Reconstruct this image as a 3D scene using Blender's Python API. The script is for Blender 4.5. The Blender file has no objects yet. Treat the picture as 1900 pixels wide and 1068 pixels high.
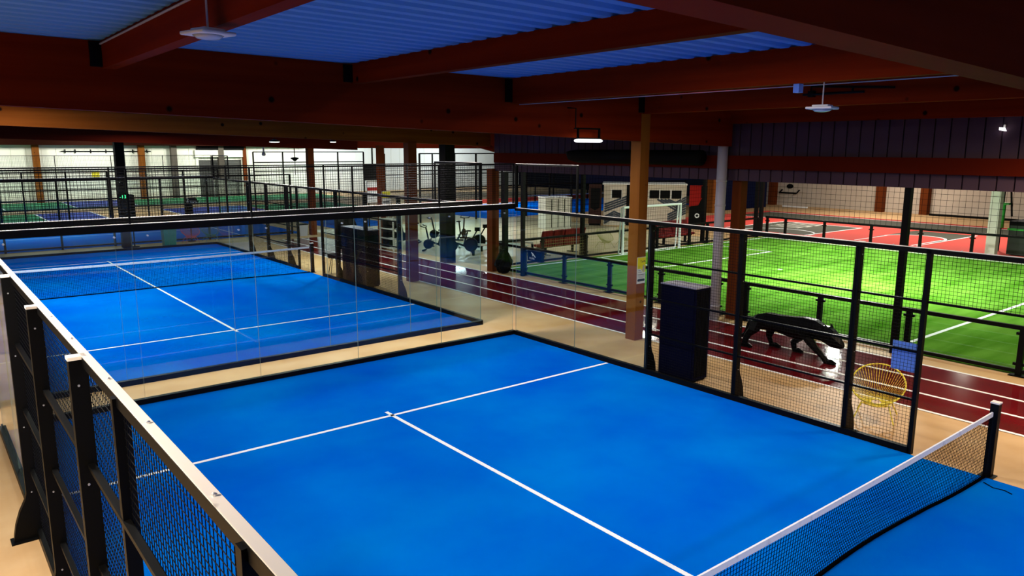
import bpy, math, random
from mathutils import Vector, Matrix
random.seed(7)
S = bpy.context.scene
COL = S.collection

# ------------------------------------------------------------------ camera, world, light, exposure
cam_d = bpy.data.cameras.new('camera'); cam = bpy.data.objects.new('camera', cam_d); COL.objects.link(cam)
cam_d.sensor_width = 36.0; cam_d.lens = 36.0 * 1406.25 / 1900.0; cam_d.clip_start = 0.05; cam_d.clip_end = 300
RR = ((0.78077529, -0.62480256, 0.00342137), (-0.11051585, -0.14348986, -0.9834617), (0.61496032, 0.76748447, -0.18108392))
cam.matrix_world = Matrix(((RR[0][0], -RR[1][0], -RR[2][0], -0.84595), (RR[0][1], -RR[1][1], -RR[2][1], -13.45396),
                           (RR[0][2], -RR[1][2], -RR[2][2], 4.29587), (0, 0, 0, 1)))
S.camera = cam
S.view_settings.view_transform = 'Standard'
S.view_settings.look = 'None'
S.view_settings.exposure = 0.0
S.view_settings.gamma = 1.0
S.view_settings.use_curve_mapping = False
S.cycles.use_denoising = True
S.cycles.max_bounces = 8
S.cycles.diffuse_bounces = 3
S.cycles.glossy_bounces = 4
S.cycles.transparent_max_bounces = 40
S.cycles.sample_clamp_indirect = 4.0
W = bpy.data.worlds.new('world'); S.world = W; W.use_nodes = True
W.node_tree.nodes['Background'].inputs[0].default_value = (0.5, 0.6, 1, 1)
W.node_tree.nodes['Background'].inputs[1].default_value = 0.004


def area(name, loc, power, sx=1.2, sy=0.6, color=(1, .97, .92), aim=None):
    d = bpy.data.lights.new(name, 'AREA'); d.shape = 'RECTANGLE'; d.size = sx; d.size_y = sy
    d.energy = power; d.color = color
    o = bpy.data.objects.new(name, d); COL.objects.link(o); o.location = loc
    if aim is not None:
        o.rotation_euler = (Vector(aim) - Vector(loc)).to_track_quat('-Z', 'Y').to_euler()
    return o


# unseen lamps added to light the near padel court, kept out of view
WARM = (1, .93, .84)
area('court_light', (3.0, 0.6, 4.85), 150, 1.2, .5, WARM)
area('court_light', (8.2, 0.6, 4.80), 260, 1.2, .5, WARM)
area('court_light', (8.9, -6.4, 5.28), 120, .2, 1.8, WARM)
area('court_light', (5.36, -8.0, 5.44), 150, .14, 1.8, WARM)
area('court_light', (13.4, -10.3, 4.55), 270, 1.0, .5, (1, .76, .50))
area('court_light', (9.0, -15.2, 4.45), 190, 1.2, .5, WARM)
area('court_light', (3.0, -15.4, 4.45), 260, 1.2, .5, WARM)
area('court_light', (-2.6, -9.4, 4.5), 420, .8, .5, (1, .85, .66))
area('court_light', (-1.3, -5.6, 4.75), 240, .8, .5, WARM)
# far padel court: unseen lamps added, plus light of the two round lamps
area('court_light', (1.0, 5.4, 5.36), 400, 1.2, .4, WARM)
area('court_light', (2.4, 10.6, 4.75), 320, 1.2, .5)
area('court_light', (10.0, 14.0, 4.44), 210, .3, .3)
area('court_light', (11.24, 11.76, 4.46), 210, .2, .2)
area('court_light', (6.0, 15.6, 4.75), 160, 1.2, .5)
# football pitch
area('pitch_lamp', (23.0, -1.5, 4.6), 1400, .8, .4, (1, 1, .90))
area('pitch_lamp', (29.8, 2.6, 4.6), 520, .45, .3, (1, 1, .90))
area('pitch_lamp', (28, -7.5, 4.6), 420, 1.4, .6, (1, 1, .90))
# basketball court
for q in ((40, 1), (40, 10)):
    area('sport_lamp', (q[0], q[1], 5.6), 650, 1.4, .6, (1, .88, .76))
area('sport_lamp', (48.5, 10, 5.6), 420, 1.4, .6, (1, .88, .76))
# back hall
for x in (-6, 2.5, 11.4, 20, 27):
    area('hall_lamp', (x, 51.0, 5.2), 470, 1.6, .6, (1, 1, .88), (x, 56.0, 2.0))
for q in ((0, 42), (9, 41), (18, 41)):
    area('hall_lamp', (q[0], q[1], 5.4), 330, 1.4, .6, (1, .98, .92))
area('hall_lamp', (4, 29.5, 4.8), 240, 1.4, .6, (1, .98, .92))
# gym and right-hand courts
area('gym_lamp', (22.0, 19.5, 5.35), 600, 1.2, .6, (.95, .98, .92))
area('gym_lamp', (20.0, 11.5, 5.0), 90, 1.2, .6, (1, .95, .85))
area('gym_lamp', (28, 11.5, 5.0), 170, 1.2, .6, (1, .93, .78))
area('hall_lamp', (33.1, 35.8, 5.0), 420, 2.4, 1.0, (.84, .93, 1))
area('hall_lamp', (34.6, 32.4, 5.0), 420, 2.4, 1.0, (.84, .93, 1))
area('hall_lamp', (32, 50, 5.4), 560, 1.4, .6, (.82, .92, 1), (34, 56, 2))
area('hall_lamp', (44, 50, 5.4), 560, 1.4, .6, (.82, .92, 1), (46, 56, 2))


# ------------------------------------------------------------------ materials
def mat(name, col, rough=.6, metal=0., spec=.5, noise=None, bump=None, coat=0., emit=None, knots=0):
    m = bpy.data.materials.new(name); m.use_nodes = True
    nt = m.node_tree; b = nt.nodes['Principled BSDF']
    b.inputs['Base Color'].default_value = (*col, 1); b.inputs['Roughness'].default_value = rough
    b.inputs['Metallic'].default_value = metal; b.inputs['Specular IOR Level'].default_value = spec
    if coat:
        b.inputs['Coat Weight'].default_value = coat; b.inputs['Coat Roughness'].default_value = .12
    if emit:
        b.inputs['Emission Color'].default_value = (*emit[:3], 1); b.inputs['Emission Strength'].default_value = emit[3]
    tc = nt.nodes.new('ShaderNodeTexCoord')
    if noise:   # (scale, second colour, detail, stretch, lo, hi)
        sc, c2, det, st, lo, hi = noise
        mp = nt.nodes.new('ShaderNodeMapping'); mp.inputs['Scale'].default_value = st
        n = nt.nodes.new('ShaderNodeTexNoise'); n.inputs['Scale'].default_value = sc; n.inputs['Detail'].default_value = det
        r = nt.nodes.new('ShaderNodeMapRange'); r.inputs[1].default_value = lo; r.inputs[2].default_value = hi
        mx = nt.nodes.new('ShaderNodeMix'); mx.data_type = 'RGBA'
        mx.inputs[6].default_value = (*col, 1); mx.inputs[7].default_value = (*c2, 1)
        nt.links.new(tc.outputs['Object'], mp.inputs[0]); nt.links.new(mp.outputs[0], n.inputs['Vector'])
        nt.links.new(n.outputs['Fac'], r.inputs[0]); nt.links.new(r.outputs[0], mx.inputs[0])
        nt.links.new(mx.outputs[2], b.inputs['Base Color'])
        if knots:
            v = nt.nodes.new('ShaderNodeTexVoronoi'); v.inputs['Scale'].default_value = knots
            kr = nt.nodes.new('ShaderNodeMapRange'); kr.inputs[1].default_value = .07; kr.inputs[2].default_value = .13
            km = nt.nodes.new('ShaderNodeMix'); km.data_type = 'RGBA'; km.inputs[6].default_value = (.012, .003, .001, 1)
            nt.links.new(tc.outputs['Object'], v.inputs['Vector']); nt.links.new(v.outputs['Distance'], kr.inputs[0])
            nt.links.new(kr.outputs[0], km.inputs[0]); nt.links.new(mx.outputs[2], km.inputs[7]); nt.links.new(km.outputs[2], b.inputs['Base Color'])
    if bump:
        sc, st, dist = bump
        mp = nt.nodes.new('ShaderNodeMapping'); mp.inputs['Scale'].default_value = st
        n = nt.nodes.new('ShaderNodeTexNoise'); n.inputs['Scale'].default_value = sc; n.inputs['Detail'].default_value = 4
        bp = nt.nodes.new('ShaderNodeBump'); bp.inputs['Strength'].default_value = .6; bp.inputs['Distance'].default_value = dist
        nt.links.new(tc.outputs['Object'], mp.inputs[0]); nt.links.new(mp.outputs[0], n.inputs['Vector'])
        nt.links.new(n.outputs['Fac'], bp.inputs['Height']); nt.links.new(bp.outputs[0], b.inputs['Normal'])
    return m


def glass_mat(name, tint):
    m = bpy.data.materials.new(name); m.use_nodes = True; nt = m.node_tree
    nt.nodes.remove(nt.nodes['Principled BSDF']); out = nt.nodes['Material Output']
    t = nt.nodes.new('ShaderNodeBsdfTransparent'); t.inputs[0].default_value = (*tint, 1)
    g = nt.nodes.new('ShaderNodeBsdfGlossy'); g.inputs['Roughness'].default_value = 0.0
    g.inputs[0].default_value = (1, 1, 1, 1)
    lw = nt.nodes.new('ShaderNodeLayerWeight'); lw.inputs[0].default_value = .5
    p = nt.nodes.new('ShaderNodeMath'); p.operation = 'POWER'; p.inputs[1].default_value = 5
    a = nt.nodes.new('ShaderNodeMath'); a.operation = 'MULTIPLY_ADD'; a.inputs[1].default_value = .9; a.inputs[2].default_value = .020
    mx = nt.nodes.new('ShaderNodeMixShader')
    nt.links.new(lw.outputs['Facing'], p.inputs[0]); nt.links.new(p.outputs[0], a.inputs[0]); nt.links.new(a.outputs[0], mx.inputs[0])
    nt.links.new(t.outputs[0], mx.inputs[1]); nt.links.new(g.outputs[0], mx.inputs[2]); nt.links.new(mx.outputs[0], out.inputs[0])
    return m


M = {}
M['turf'] = mat('blue_turf', (.0, .088, .60), .95, spec=.0, noise=(.40, (.0, .180, .68), 6, (1, 1, 1), .3, .7), bump=(900, (1, 1, 1), .004))
M['line'] = mat('white_paint', (.85, .88, .9), .8)
M['pitch'] = mat('green_turf', (.060, .20, .012), .95, spec=.0, noise=(1.2, (.15, .36, .045), 5, (.35, 1.6, 1), .3, .7), bump=(300, (1, 1, 1), .01))
M['concrete'] = mat('concrete_screed', (.52, .305, .130), .48, spec=.06, noise=(.9, (.63, .43, .23), 9, (1, 1, 1), .3, .7), bump=(6, (1, 1, 1), .001))
M['polish'] = mat('polished_floor', (.50, .40, .245), .22, spec=.16, noise=(.7, (.60, .50, .33), 9, (1, 1, 1), .3, .7), bump=(5, (1, 1, 1), .001))
M['rail'] = mat('shaded_red_timber', (.075, .007, .002), .7, spec=.02)  # darker timber for rail and far girders, shade put into the colour
M['greyp'] = mat('grey_brown_post', (.10, .085, .07), .7, spec=.1)
M['woodg'] = mat('lit_glulam', (.22, .062, .008), .65, spec=.03, noise=(2.0, (.14, .034, .004), 6, (.12, 1, 3), .3, .7), knots=2.2)  # brighter copy of the girder glulam, lamp glow put into the colour
M['track'] = mat('track_red', (.105, .004, .007), .09, spec=.10, noise=(1.5, (.145, .007, .010), 4, (1, 1, 1), .35, .7), bump=(4, (1, 1, 1), .0006))
M['steel'] = mat('black_steel', (.0022, .0022, .0024), .45, spec=.10)
M['wire'] = mat('black_wire', (.002, .002, .0025), .5, spec=.06)
M['cap'] = mat('pale_cap', (.88, .82, .76), .4, spec=.3, noise=(5, (.30, .27, .26), 2, (1, 1, 1), .64, .72))
M['bolt'] = mat('zinc_bolt', (.8, .8, .8), .3, metal=.8)
M['glass'] = glass_mat('clear_glass', (.93, .975, .96))
M['gedge'] = mat('glass_edge', (.20, .28, .26), .4, spec=.2)
M['net'] = mat('net_cord', (.002, .002, .003), .8, spec=.0)
M['tape'] = mat('net_tape', (.82, .82, .86), .7, noise=(9, (.6, .6, .66), 3, (1, 1, 1), .55, .75))
M['wood'] = mat('glulam', (.23, .080, .010), .6, spec=.10, noise=(3.0, (.15, .042, .005), 6, (1, 1, .12), .3, .7), knots=3.0)
M['woodx'] = mat('shaded_glulam_beam', (.19, .017, .002), .7, spec=.03, noise=(2.0, (.12, .009, .001), 6, (.12, 1, 3), .3, .7), knots=2.2)  # same glulam as the posts, roof shade put into this dark red
M['eave'] = mat('near_black_beam', (.016, .004, .002), .8, spec=.02)  # near black, much darker than the other beams
M['woody'] = mat('shaded_glulam_joist', (.21, .019, .002), .7, spec=.03, noise=(2.0, (.135, .010, .001), 6, (1, .12, 3), .3, .7), knots=2.2)  # joists of the same glulam, darkened in colour for the shade up there
M['deck'] = mat('bounce_blue_deck', (.13, .33, .66), .5, spec=.12)  # blue bounce from the court turf put into the deck colour
M['clad'] = mat('white_cladding', (.78, .78, .68), .55, spec=.2)
M['siding'] = mat('grey_siding', (.066, .040, .060), .6, spec=.05)
M['galv'] = mat('grey_pipe', (.42, .40, .46), .45)
M['white'] = mat('white_plastic', (.75, .73, .72), .4)
M['lampoff'] = mat('lamp_lens_off', (.5, .55, .65), .2)
M['lampon'] = mat('lamp_lens_on', (1, 1, 1), .5, emit=(1, .97, .95, 2.4))
M['dark'] = mat('dark_rubber', (.003, .003, .0032), .7, spec=.08)
M['navy'] = mat('navy_fabric', (.0015, .002, .014), .7, spec=.05)
M['navyp'] = mat('navy_panel', (.002, .005, .030), .6, spec=.05)
M['blackm'] = mat('black_resin', (.0015, .0015, .0017), .4, spec=.07)
M['yellow'] = mat('yellow_cord', (.88, .74, .07), .5, spec=.3)
M['red'] = mat('red_upholstery', (.15, .006, .005), .6, spec=.15)
M['coral'] = mat('coral_court', (.62, .075, .060), .7, spec=.1)
M['grey'] = mat('grey_court', (.075, .078, .060), .7, spec=.1)
M['beigew'] = mat('beige_wall', (.50, .43, .35), .7, noise=(.6, (.58, .50, .41), 3, (1, 1, 1), .3, .7))
M['lgrey'] = mat('light_locker', (.52, .52, .45), .5)
M['teal'] = mat('teal_plastic', (.01, .16, .14), .5)
M['pink'] = mat('pink_cord', (.55, .06, .12), .5)
M['tealc'] = mat('teal_cord', (.01, .14, .18), .5)
M['blue'] = mat('blue_plate', (.15, .30, .85), .5, spec=.1)
M['greenp'] = mat('green_paint', (.02, .30, .03), .5)
M['dgreen'] = mat('dark_green_bin', (.004, .012, .006), .5)
M['courtg'] = mat('green_hardcourt', (.01, .20, .07), .7)
M['courtb'] = mat('blue_hardcourt', (.01, .03, .26), .7)
M['posty'] = mat('poster_yellow', (.80, .72, .02), .5)
M['postw'] = mat('poster_white', (.72, .74, .76), .5)
M['ink'] = mat('poster_ink', (.02, .03, .05), .5)
M['led'] = mat('green_led', (0, .3, .1), .5, emit=(.05, 1, .3, 3))
M['shutter'] = mat('roller_shutter', (.055, .055, .05), .5)
M['mesh_y'] = mat('beige_net', (.35, .33, .12), .7)
M['mat'] = mat('gym_mat', (.16, .24, .17), .5)
M['brown'] = mat('dark_brown_print', (.030, .012, .010), .6, spec=.1)
M['wood2'] = mat('shaded_glulam_post', (.12, .027, .006), .7, spec=.05)  # darker copy of the post glulam, shade put into the colour
M['redp'] = mat('red_print', (.28, .008, .006), .6, spec=.1)


# ------------------------------------------------------------------ mesh helpers
class MB:
    def __init__(s): s.v = []; s.f = []; s.mi = []; s.cur = 0
    def add(s, vs, fs):
        b = len(s.v); s.v += [tuple(q) for q in vs]
        for q in fs: s.f.append(tuple(b + i for i in q)); s.mi.append(s.cur)
        return s
    def box(s, x0, x1, y0, y1, z0, z1):
        return s.add([(x0, y0, z0), (x1, y0, z0), (x1, y1, z0), (x0, y1, z0), (x0, y0, z1), (x1, y0, z1), (x1, y1, z1), (x0, y1, z1)],
                     [(3, 2, 1, 0), (4, 5, 6, 7), (0, 1, 5, 4), (1, 2, 6, 5), (2, 3, 7, 6), (3, 0, 4, 7)])
    def cbox(s, c, d):
        return s.box(c[0] - d[0] / 2, c[0] + d[0] / 2, c[1] - d[1] / 2, c[1] + d[1] / 2, c[2] - d[2] / 2, c[2] + d[2] / 2)
    def hexa(s, pts):       # 8 points: bottom ring, top ring
        return s.add(pts, [(3, 2, 1, 0), (4, 5, 6, 7), (0, 1, 5, 4), (1, 2, 6, 5), (2, 3, 7, 6), (3, 0, 4, 7)])
    def prism(s, poly, a, b, axis='y'):
        n = len(poly)
        def P(q, h): return (q[0], h, q[1]) if axis == 'y' else ((h, q[0], q[1]) if axis == 'x' else (q[0], q[1], h))
        vs = [P(q, a) for q in poly] + [P(q, b) for q in poly]
        return s.add(vs, [tuple(range(n)), tuple(range(2 * n - 1, n - 1, -1))] + [((i + 1) % n, i, n + i, n + (i + 1) % n) for i in range(n)])
    def tube(s, pts, r, n=8, closed=False, cap=True):
        pts = [Vector(q) for q in pts]; m = len(pts); rs = r if isinstance(r, (list, tuple)) else [r] * m
        b = len(s.v); up = None
        for i, q in enumerate(pts):
            if closed: d = pts[(i + 1) % m] - pts[i - 1]
            else: d = pts[min(i + 1, m - 1)] - pts[max(i - 1, 0)]
            d.normalize()
            if up is None: up = Vector((0, 0, 1)) if abs(d.z) < .9 else Vector((1, 0, 0))
            sd = d.cross(up)
            if sd.length < 1e-5: sd = d.cross(Vector((1, .3, .2)))
            sd.normalize(); uu = sd.cross(d); up = uu
            for k in range(n):
                a = 2 * math.pi * k / n; v = q + (sd * math.cos(a) + uu * math.sin(a)) * rs[i]; s.v.append(tuple(v))
        for i in range(m if closed else m - 1):
            j = (i + 1) % m
            for k in range(n):
                s.f.append((b + i * n + k, b + i * n + (k + 1) % n, b + j * n + (k + 1) % n, b + j * n + k)); s.mi.append(s.cur)
        if cap and not closed:
            s.f.append(tuple(b + k for k in range(n - 1, -1, -1))); s.mi.append(s.cur)
            s.f.append(tuple(b + (m - 1) * n + k for k in range(n))); s.mi.append(s.cur)
        return s
    def wire(s, a, b, r):   # thin four-sided bar without caps
        a = Vector(a); b = Vector(b); d = (b - a).normalized()
        u = d.cross(Vector((0, 0, 1)) if abs(d.z) < .9 else Vector((0, 1, 0))).normalized() * r; w = d.cross(u)
        vs = [a + u, a + w, a - u, a - w, b + u, b + w, b - u, b - w]
        return s.add(vs, [(0, 1, 5, 4), (1, 2, 6, 5), (2, 3, 7, 6), (3, 0, 4, 7)])
    def lathe(s, prof, n=20, c=(0, 0, 0)):
        b = len(s.v)
        for r, z in prof:
            for k in range(n):
                a = 2 * math.pi * k / n; s.v.append((c[0] + r * math.cos(a), c[1] + r * math.sin(a), c[2] + z))
        m = len(prof)
        for i in range(m - 1):
            for k in range(n):
                s.f.append((b + i * n + k, b + i * n + (k + 1) % n, b + (i + 1) * n + (k + 1) % n, b + (i + 1) * n + k)); s.mi.append(s.cur)
        s.f.append(tuple(b + k for k in range(n - 1, -1, -1))); s.mi.append(s.cur)
        s.f.append(tuple(b + (m - 1) * n + k for k in range(n))); s.mi.append(s.cur)
        return s
    def loft(s, rings, n=8):    # rings: (centre, half width vector, half height vector)
        b = len(s.v)
        for c, a, h in rings:
            c = Vector(c); a = Vector(a); h = Vector(h)
            for k in range(n):
                t = 2 * math.pi * (k + .5) / n; s.v.append(tuple(c + a * math.cos(t) + h * math.sin(t)))
        m = len(rings)
        for i in range(m - 1):
            for k in range(n):
                s.f.append((b + i * n + k, b + i * n + (k + 1) % n, b + (i + 1) * n + (k + 1) % n, b + (i + 1) * n + k)); s.mi.append(s.cur)
        s.f.append(tuple(b + k for k in range(n - 1, -1, -1))); s.mi.append(s.cur)
        s.f.append(tuple(b + (m - 1) * n + k for k in range(n))); s.mi.append(s.cur)
        return s


def obj(name, mb, mats, parent=None, smooth=False, bevel=0):
    me = bpy.data.meshes.new(name); me.from_pydata(mb.v, [], mb.f)
    if not isinstance(mats, (list, tuple)): mats = [mats]
    for q in mats: me.materials.append(M[q])
    if len(mats) > 1:
        for p, i in zip(me.polygons, mb.mi): p.material_index = i
    if smooth:
        for p in me.polygons: p.use_smooth = True
    me.update()
    o = bpy.data.objects.new(name, me); COL.objects.link(o)
    if parent: o.parent = parent
    if bevel:
        b = o.modifiers.new('bevel', 'BEVEL'); b.width = bevel; b.segments = 2; b.limit_method = 'ANGLE'
    return o


def tag(o, label=None, cat=None, group=None, kind=None):
    if label: o['label'] = label
    if cat: o['category'] = cat
    if group: o['group'] = group
    if kind: o['kind'] = kind
    return o


def thing(name, label, cat, loc=(0, 0, 0), rz=0, group=None):
    o = bpy.data.objects.new(name, None); COL.objects.link(o); o.empty_display_size = .2
    o.location = loc; o.rotation_euler = (0, 0, rz)
    return tag(o, label, cat, group)


def struct(name, mb, m, label=None, cat=None, parent=None, smooth=False):
    o = obj(name, mb, m, parent, smooth)
    if parent is None: tag(o, label, cat, None, 'structure')
    return o


def dup(root, loc, rz, label, group=None):
    r = root.copy(); COL.objects.link(r); r.location = loc; r.rotation_euler = (0, 0, rz); r['label'] = label
    if group: r['group'] = group
    for ch in list(root.children):
        c = ch.copy(); COL.objects.link(c); c.parent = r
        for g in list(ch.children):
            d = g.copy(); COL.objects.link(d); d.parent = c
    return r


def text(name, s, size, parent, m, loc, rot, align='CENTER', ext=.002):
    cu = bpy.data.curves.new(name, 'FONT'); cu.body = s; cu.size = size; cu.align_x = align; cu.align_y = 'CENTER'; cu.extrude = ext
    tmp = bpy.data.objects.new(name + '_curve', cu); me = bpy.data.meshes.new_from_object(tmp); bpy.data.objects.remove(tmp)
    o = bpy.data.objects.new(name, me); COL.objects.link(o); me.materials.clear(); me.materials.append(M[m])
    o.parent = parent; o.location = loc; o.rotation_euler = rot
    return o


PI = math.pi
GAP = 1.376
Y2 = GAP + 20.0          # far end of the far court

# ------------------------------------------------------------------ floor and shell
mb = MB().box(-16, 56, -24, 58, -.2, 0)
struct('floor', mb, 'concrete', 'polished beige concrete floor of the sports hall', 'floor')


def slab(name, x0, x1, y0, y1, z, m, label, cat):
    return struct(name, MB().box(x0, x1, y0, y1, 0.0, z), m, label, cat)


def lines(name, rects, z, m, label):
    mb = MB()
    for (x0, x1, y0, y1) in rects: mb.box(x0, x1, y0, y1, z - .004, z)
    return struct(name, mb, m, label, 'court marking')


TZ = .012
slab('padel_court_surface', 0, 10, -20, 0, TZ, 'turf', 'blue turf of the nearer padel court', 'court surface')
slab('padel_court_surface', 0, 10, GAP, Y2, TZ, 'turf', 'blue turf of the farther padel court, behind the first glass wall', 'court surface')
def padel_lines(y0):
    return [(0.02, 9.98, y0 + 3.018, y0 + 3.082), (0.02, 9.98, y0 + 16.918, y0 + 16.982), (4.968, 5.032, y0 + 2.85, y0 + 17.15)]
lines('trim_1', [(a, b, c, d) for a, b, c, d in padel_lines(-20)], TZ + .003, 'line', 'white service and centre lines on the nearer blue court')
lines('trim_2', padel_lines(GAP), TZ + .003, 'line', 'white service and centre lines on the farther blue court')
# running track
slab('running_track', 12.1, 15.0, -22, 21.25, .006, 'track', 'glossy dark red running track between the padel courts and the football pitch', 'track')
lines('trim_3', [(x - .035, x + .035, -22, 21.25) for x in (12.12, 13.02, 13.96, 14.96)], .010, 'line', 'white lane lines of the dark red running track')
# football pitch
slab('football_pitch', 15.72, 32.4, -20, 8.1, .02, 'pitch', 'bright green artificial grass football pitch', 'pitch')
lines('trim_4', [(15.8, 32.2, 7.70, 7.80), (20.6, 27.75, 4.55, 4.65), (27.65, 27.75, 4.6, 7.75), (20.6, 20.7, 4.6, 7.75), (15.8, 32.3, -6.15, -6.05),
                 (23.6, 23.75, 1.57, 1.72), (32.2, 32.3, -20, 7.8)], .024, 'line', 'white goal area and halfway lines on the green pitch')
# basketball court
slab('basketball_court', 34.6, 47.2, -8, 17.4, .006, 'coral', 'coral red basketball court beyond the pitch', 'court surface')
def disc(mb, cx, cy, r, a0, a1, z0, z1, n=24, r2=0):
    pts = [(cx + r * math.cos(a0 + (a1 - a0) * i / n), cy + r * math.sin(a0 + (a1 - a0) * i / n)) for i in range(n + 1)]
    if r2: pts += [(cx + r2 * math.cos(a1 + (a0 - a1) * i / n), cy + r2 * math.sin(a1 + (a0 - a1) * i / n)) for i in range(n + 1)]
    return mb.prism(pts, z0, z1, 'z')
mb = MB().box(42.2, 46.2, -8, 16.6, .004, .009).box(34.8, 40.6, 7.25, 12.0, .004, .009).box(36.8, 41.6, 1.75, 4.75, .004, .009)
struct('basketball_court_panel', mb, 'grey', 'dark grey areas of the coral basketball court', 'court surface')
mb = MB().box(34.8, 38.0, 1.95, 4.6, .004, .012); disc(mb, 38.0, 3.27, 1.35, -PI / 2, PI / 2, .004, .012)
struct('basketball_key', mb, 'coral', 'coral red rounded key on the basketball court', 'court surface')
mb = MB()
for x in (42.15, 46.25): mb.box(x - .05, x + .05, -8, 16.6, .006, .014)
for y in (7.2, 12.0): mb.box(34.8, 40.6, y - .05, y + .05, .006, .014)
mb.box(40.55, 40.65, 7.2, 12, .006, .014); mb.box(34.8, 41.6, 1.68, 1.76, .006, .014)
disc(mb, 38.0, 3.27, 1.45, -PI / 2, PI / 2, .006, .014, 24, 1.33)
disc(mb, 34.9, 9.0, 2.0, -PI / 2, PI / 2, .006, .014, 24, 1.9)
mb.box(34.8, 38, 1.9, 2.0, .006, .014).box(34.8, 38, 4.54, 4.64, .006, .014)
struct('trim_5', mb, 'line', 'white lines painted on the basketball court', 'court marking')
mb = MB()
for i in range(6):
    x = 37.6 + i * .48
    mb.prism([(x, 9.3), (x + .11, 9.3), (x + .35, 11.2), (x + .24, 11.2)], .006, .014, 'z')
    if i % 2 == 0: mb.prism([(x + .1, 9.3), (x + .45, 9.3), (x + .47, 9.5), (x + .1, 9.5)], .006, .014, 'z')
    else: mb.prism([(x + .2, 11.0), (x + .55, 11.0), (x + .57, 11.2), (x + .2, 11.2)], .006, .014, 'z')
struct('trim_8', mb, 'lgrey', 'pale block lettering painted on the dark part of the basketball court', 'court marking')
# hard courts of the back hall
slab('hard_court', -12, 5.7, 37.7, 44.2, .006, 'courtg', 'green part of the nearer row of small courts in the back hall', 'court surface')
slab('hard_court', 5.7, 8.9, 37.7, 44.2, .007, 'courtb', 'blue part of the nearer small court, left of the dark pillar', 'court surface')
slab('hard_court', 13.2, 19.0, 38.3, 44.0, .007, 'courtb', 'blue small court of the back hall right of the dark pillar', 'court surface')
slab('hard_court', 19.2, 26.0, 38.3, 44.0, .007, 'courtg', 'green small court of the back hall before the roller door', 'court surface')
slab('hard_court', -12, 30, 48.4, 55.6, .006, 'courtg', 'green courts along the white back wall', 'court surface')
slab('hard_court', 8.8, 13.0, 48.6, 55.2, .010, 'courtb', 'blue small court along the white back wall', 'court surface')
lines('trim_6', [(5.65, 5.75, 37.7, 44.2), (8.85, 8.95, 37.7, 44.2), (13.2, 19, 38.3, 38.4), (13.2, 13.3, 38.3, 44), (12.9, 13.0, 48.6, 55), (8.8, 8.9, 48.6, 55),
                 (14, 24, 48.5, 48.6), (4.5, 4.6, 48.6, 55), (3, 3.1, 48.6, 55)], .014, 'line', 'white lines on the small courts of the back hall')
# third and fourth padel turf
slab('padel_court_surface', -6, 15.0, 23.45, 33.4, TZ, 'turf', 'blue turf of the third padel court, across the walkway behind the two aligned courts', 'court surface')
slab('padel_court_surface', 17.2, 21.2, 24.4, 34.4, TZ, 'turf', 'small piece of blue turf past the end of the running track', 'court surface')
slab('padel_court_surface', 27.3, 48, 24.4, 34.4, TZ, 'turf', 'blue turf of the padel court behind the gym lockers', 'court surface')
lines('trim_7', [(-3.1, -3.05, 23.5, 33.4), (12.1, 12.15, 23.5, 33.4), (-3, 12, 28.4, 28.45), (30.3, 30.35, 24.4, 34.4)], TZ + .003, 'line', 'white lines on the blue courts across the walkway')
slab('gym_floor', 15.72, 30, 8.35, 24.3, .004, 'polish', 'polished pale floor of the gym area beside the pitch', 'floor')
slab('gym_mat', 18.1, 21.0, 12.5, 15.2, .012, 'mat', 'greenish rubber mat on the gym floor', 'mat')

# walls
mb = MB()
def clad_wall(mb, x0, x1, y, z0, z1, step, d=.03):      # ribbed sheet facing -y
    x = x0
    while x < x1:
        mb.box(x, min(x + step - .04, x1), y - d, y + .1, z0, z1); x += step
    mb.box(x0, x1, y, y + .12, z0, z1)
clad_wall(mb, -14, 56, 56.3, 0, 7, 1.0)
struct('wall_back', mb, 'clad', 'white sheet-clad back wall of the hall', 'wall')
mb = MB().box(53, 53.2, -24, 24, 0, 7)
struct('wall_right', mb, 'beigew', 'beige wall behind the basketball court', 'wall')
mb = MB().box(30.5, 50.0, 19.4, 19.6, 2.25, 7).box(44.8, 50.0, 19.4, 19.6, 0, 2.25)
struct('wall_partition', mb, 'navyp', 'dark navy partition at the end of the basketball court', 'wall')
mb = MB().box(-14.2, -14, -24, 58, 0, 7)
struct('wall_left', mb, 'clad', 'white wall on the left of the hall', 'wall')
mb = MB().box(-14, 53, -24.2, -24, 0, 7)
struct('wall_front', mb, 'clad', 'white wall behind the viewer', 'wall')
# suspended siding along x = 15.3 (wall between the padel bay and the football bay)
mb = MB(); y = -22.0
while y < 7.6:
    mb.box(15.28, 15.34, y, y + .27, 3.53, 5.7); y += .3
mb.box(15.33, 15.42, -22, 7.6, 3.53, 7)
struct('wall_siding', mb, 'siding', 'grey ribbed siding hanging above the edge of the football pitch', 'wall')
struct('beam', MB().box(15.12, 15.28, -22, 7.5, 3.82, 4.14), 'rail', 'dark red timber rail across the hanging grey siding', 'beam')

# roof deck with ribs along x
def roofz(x): return 5.66 - .011 * x
def deck(x0, x1, y0, y1, zf, name, label, pitch=.30):
    mb = MB(); y = y0
    while y < y1:
        a, b, c = y + pitch * .40, y + pitch * .52, y + pitch * .88
        for (ya, yb, za, zb) in ((y, a, 0, 0), (a, b, 0, .07), (b, c, .07, .07), (c, y + pitch, .07, 0)):
            mb.add([(x0, ya, zf(x0) + za), (x1, ya, zf(x1) + za), (x1, yb, zf(x1) + zb), (x0, yb, zf(x0) + zb)], [(0, 3, 2, 1)])
        y += pitch
    mb.hexa([(x0, y0, zf(x0) + .08), (x1, y0, zf(x1) + .08), (x1, y1, zf(x1) + .08), (x0, y1, zf(x0) + .08),
             (x0, y0, zf(x0) + .16), (x1, y0, zf(x1) + .16), (x1, y1, zf(x1) + .16), (x0, y1, zf(x0) + .16)])
    return struct(name, mb, 'deck', label, 'ceiling')
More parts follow.
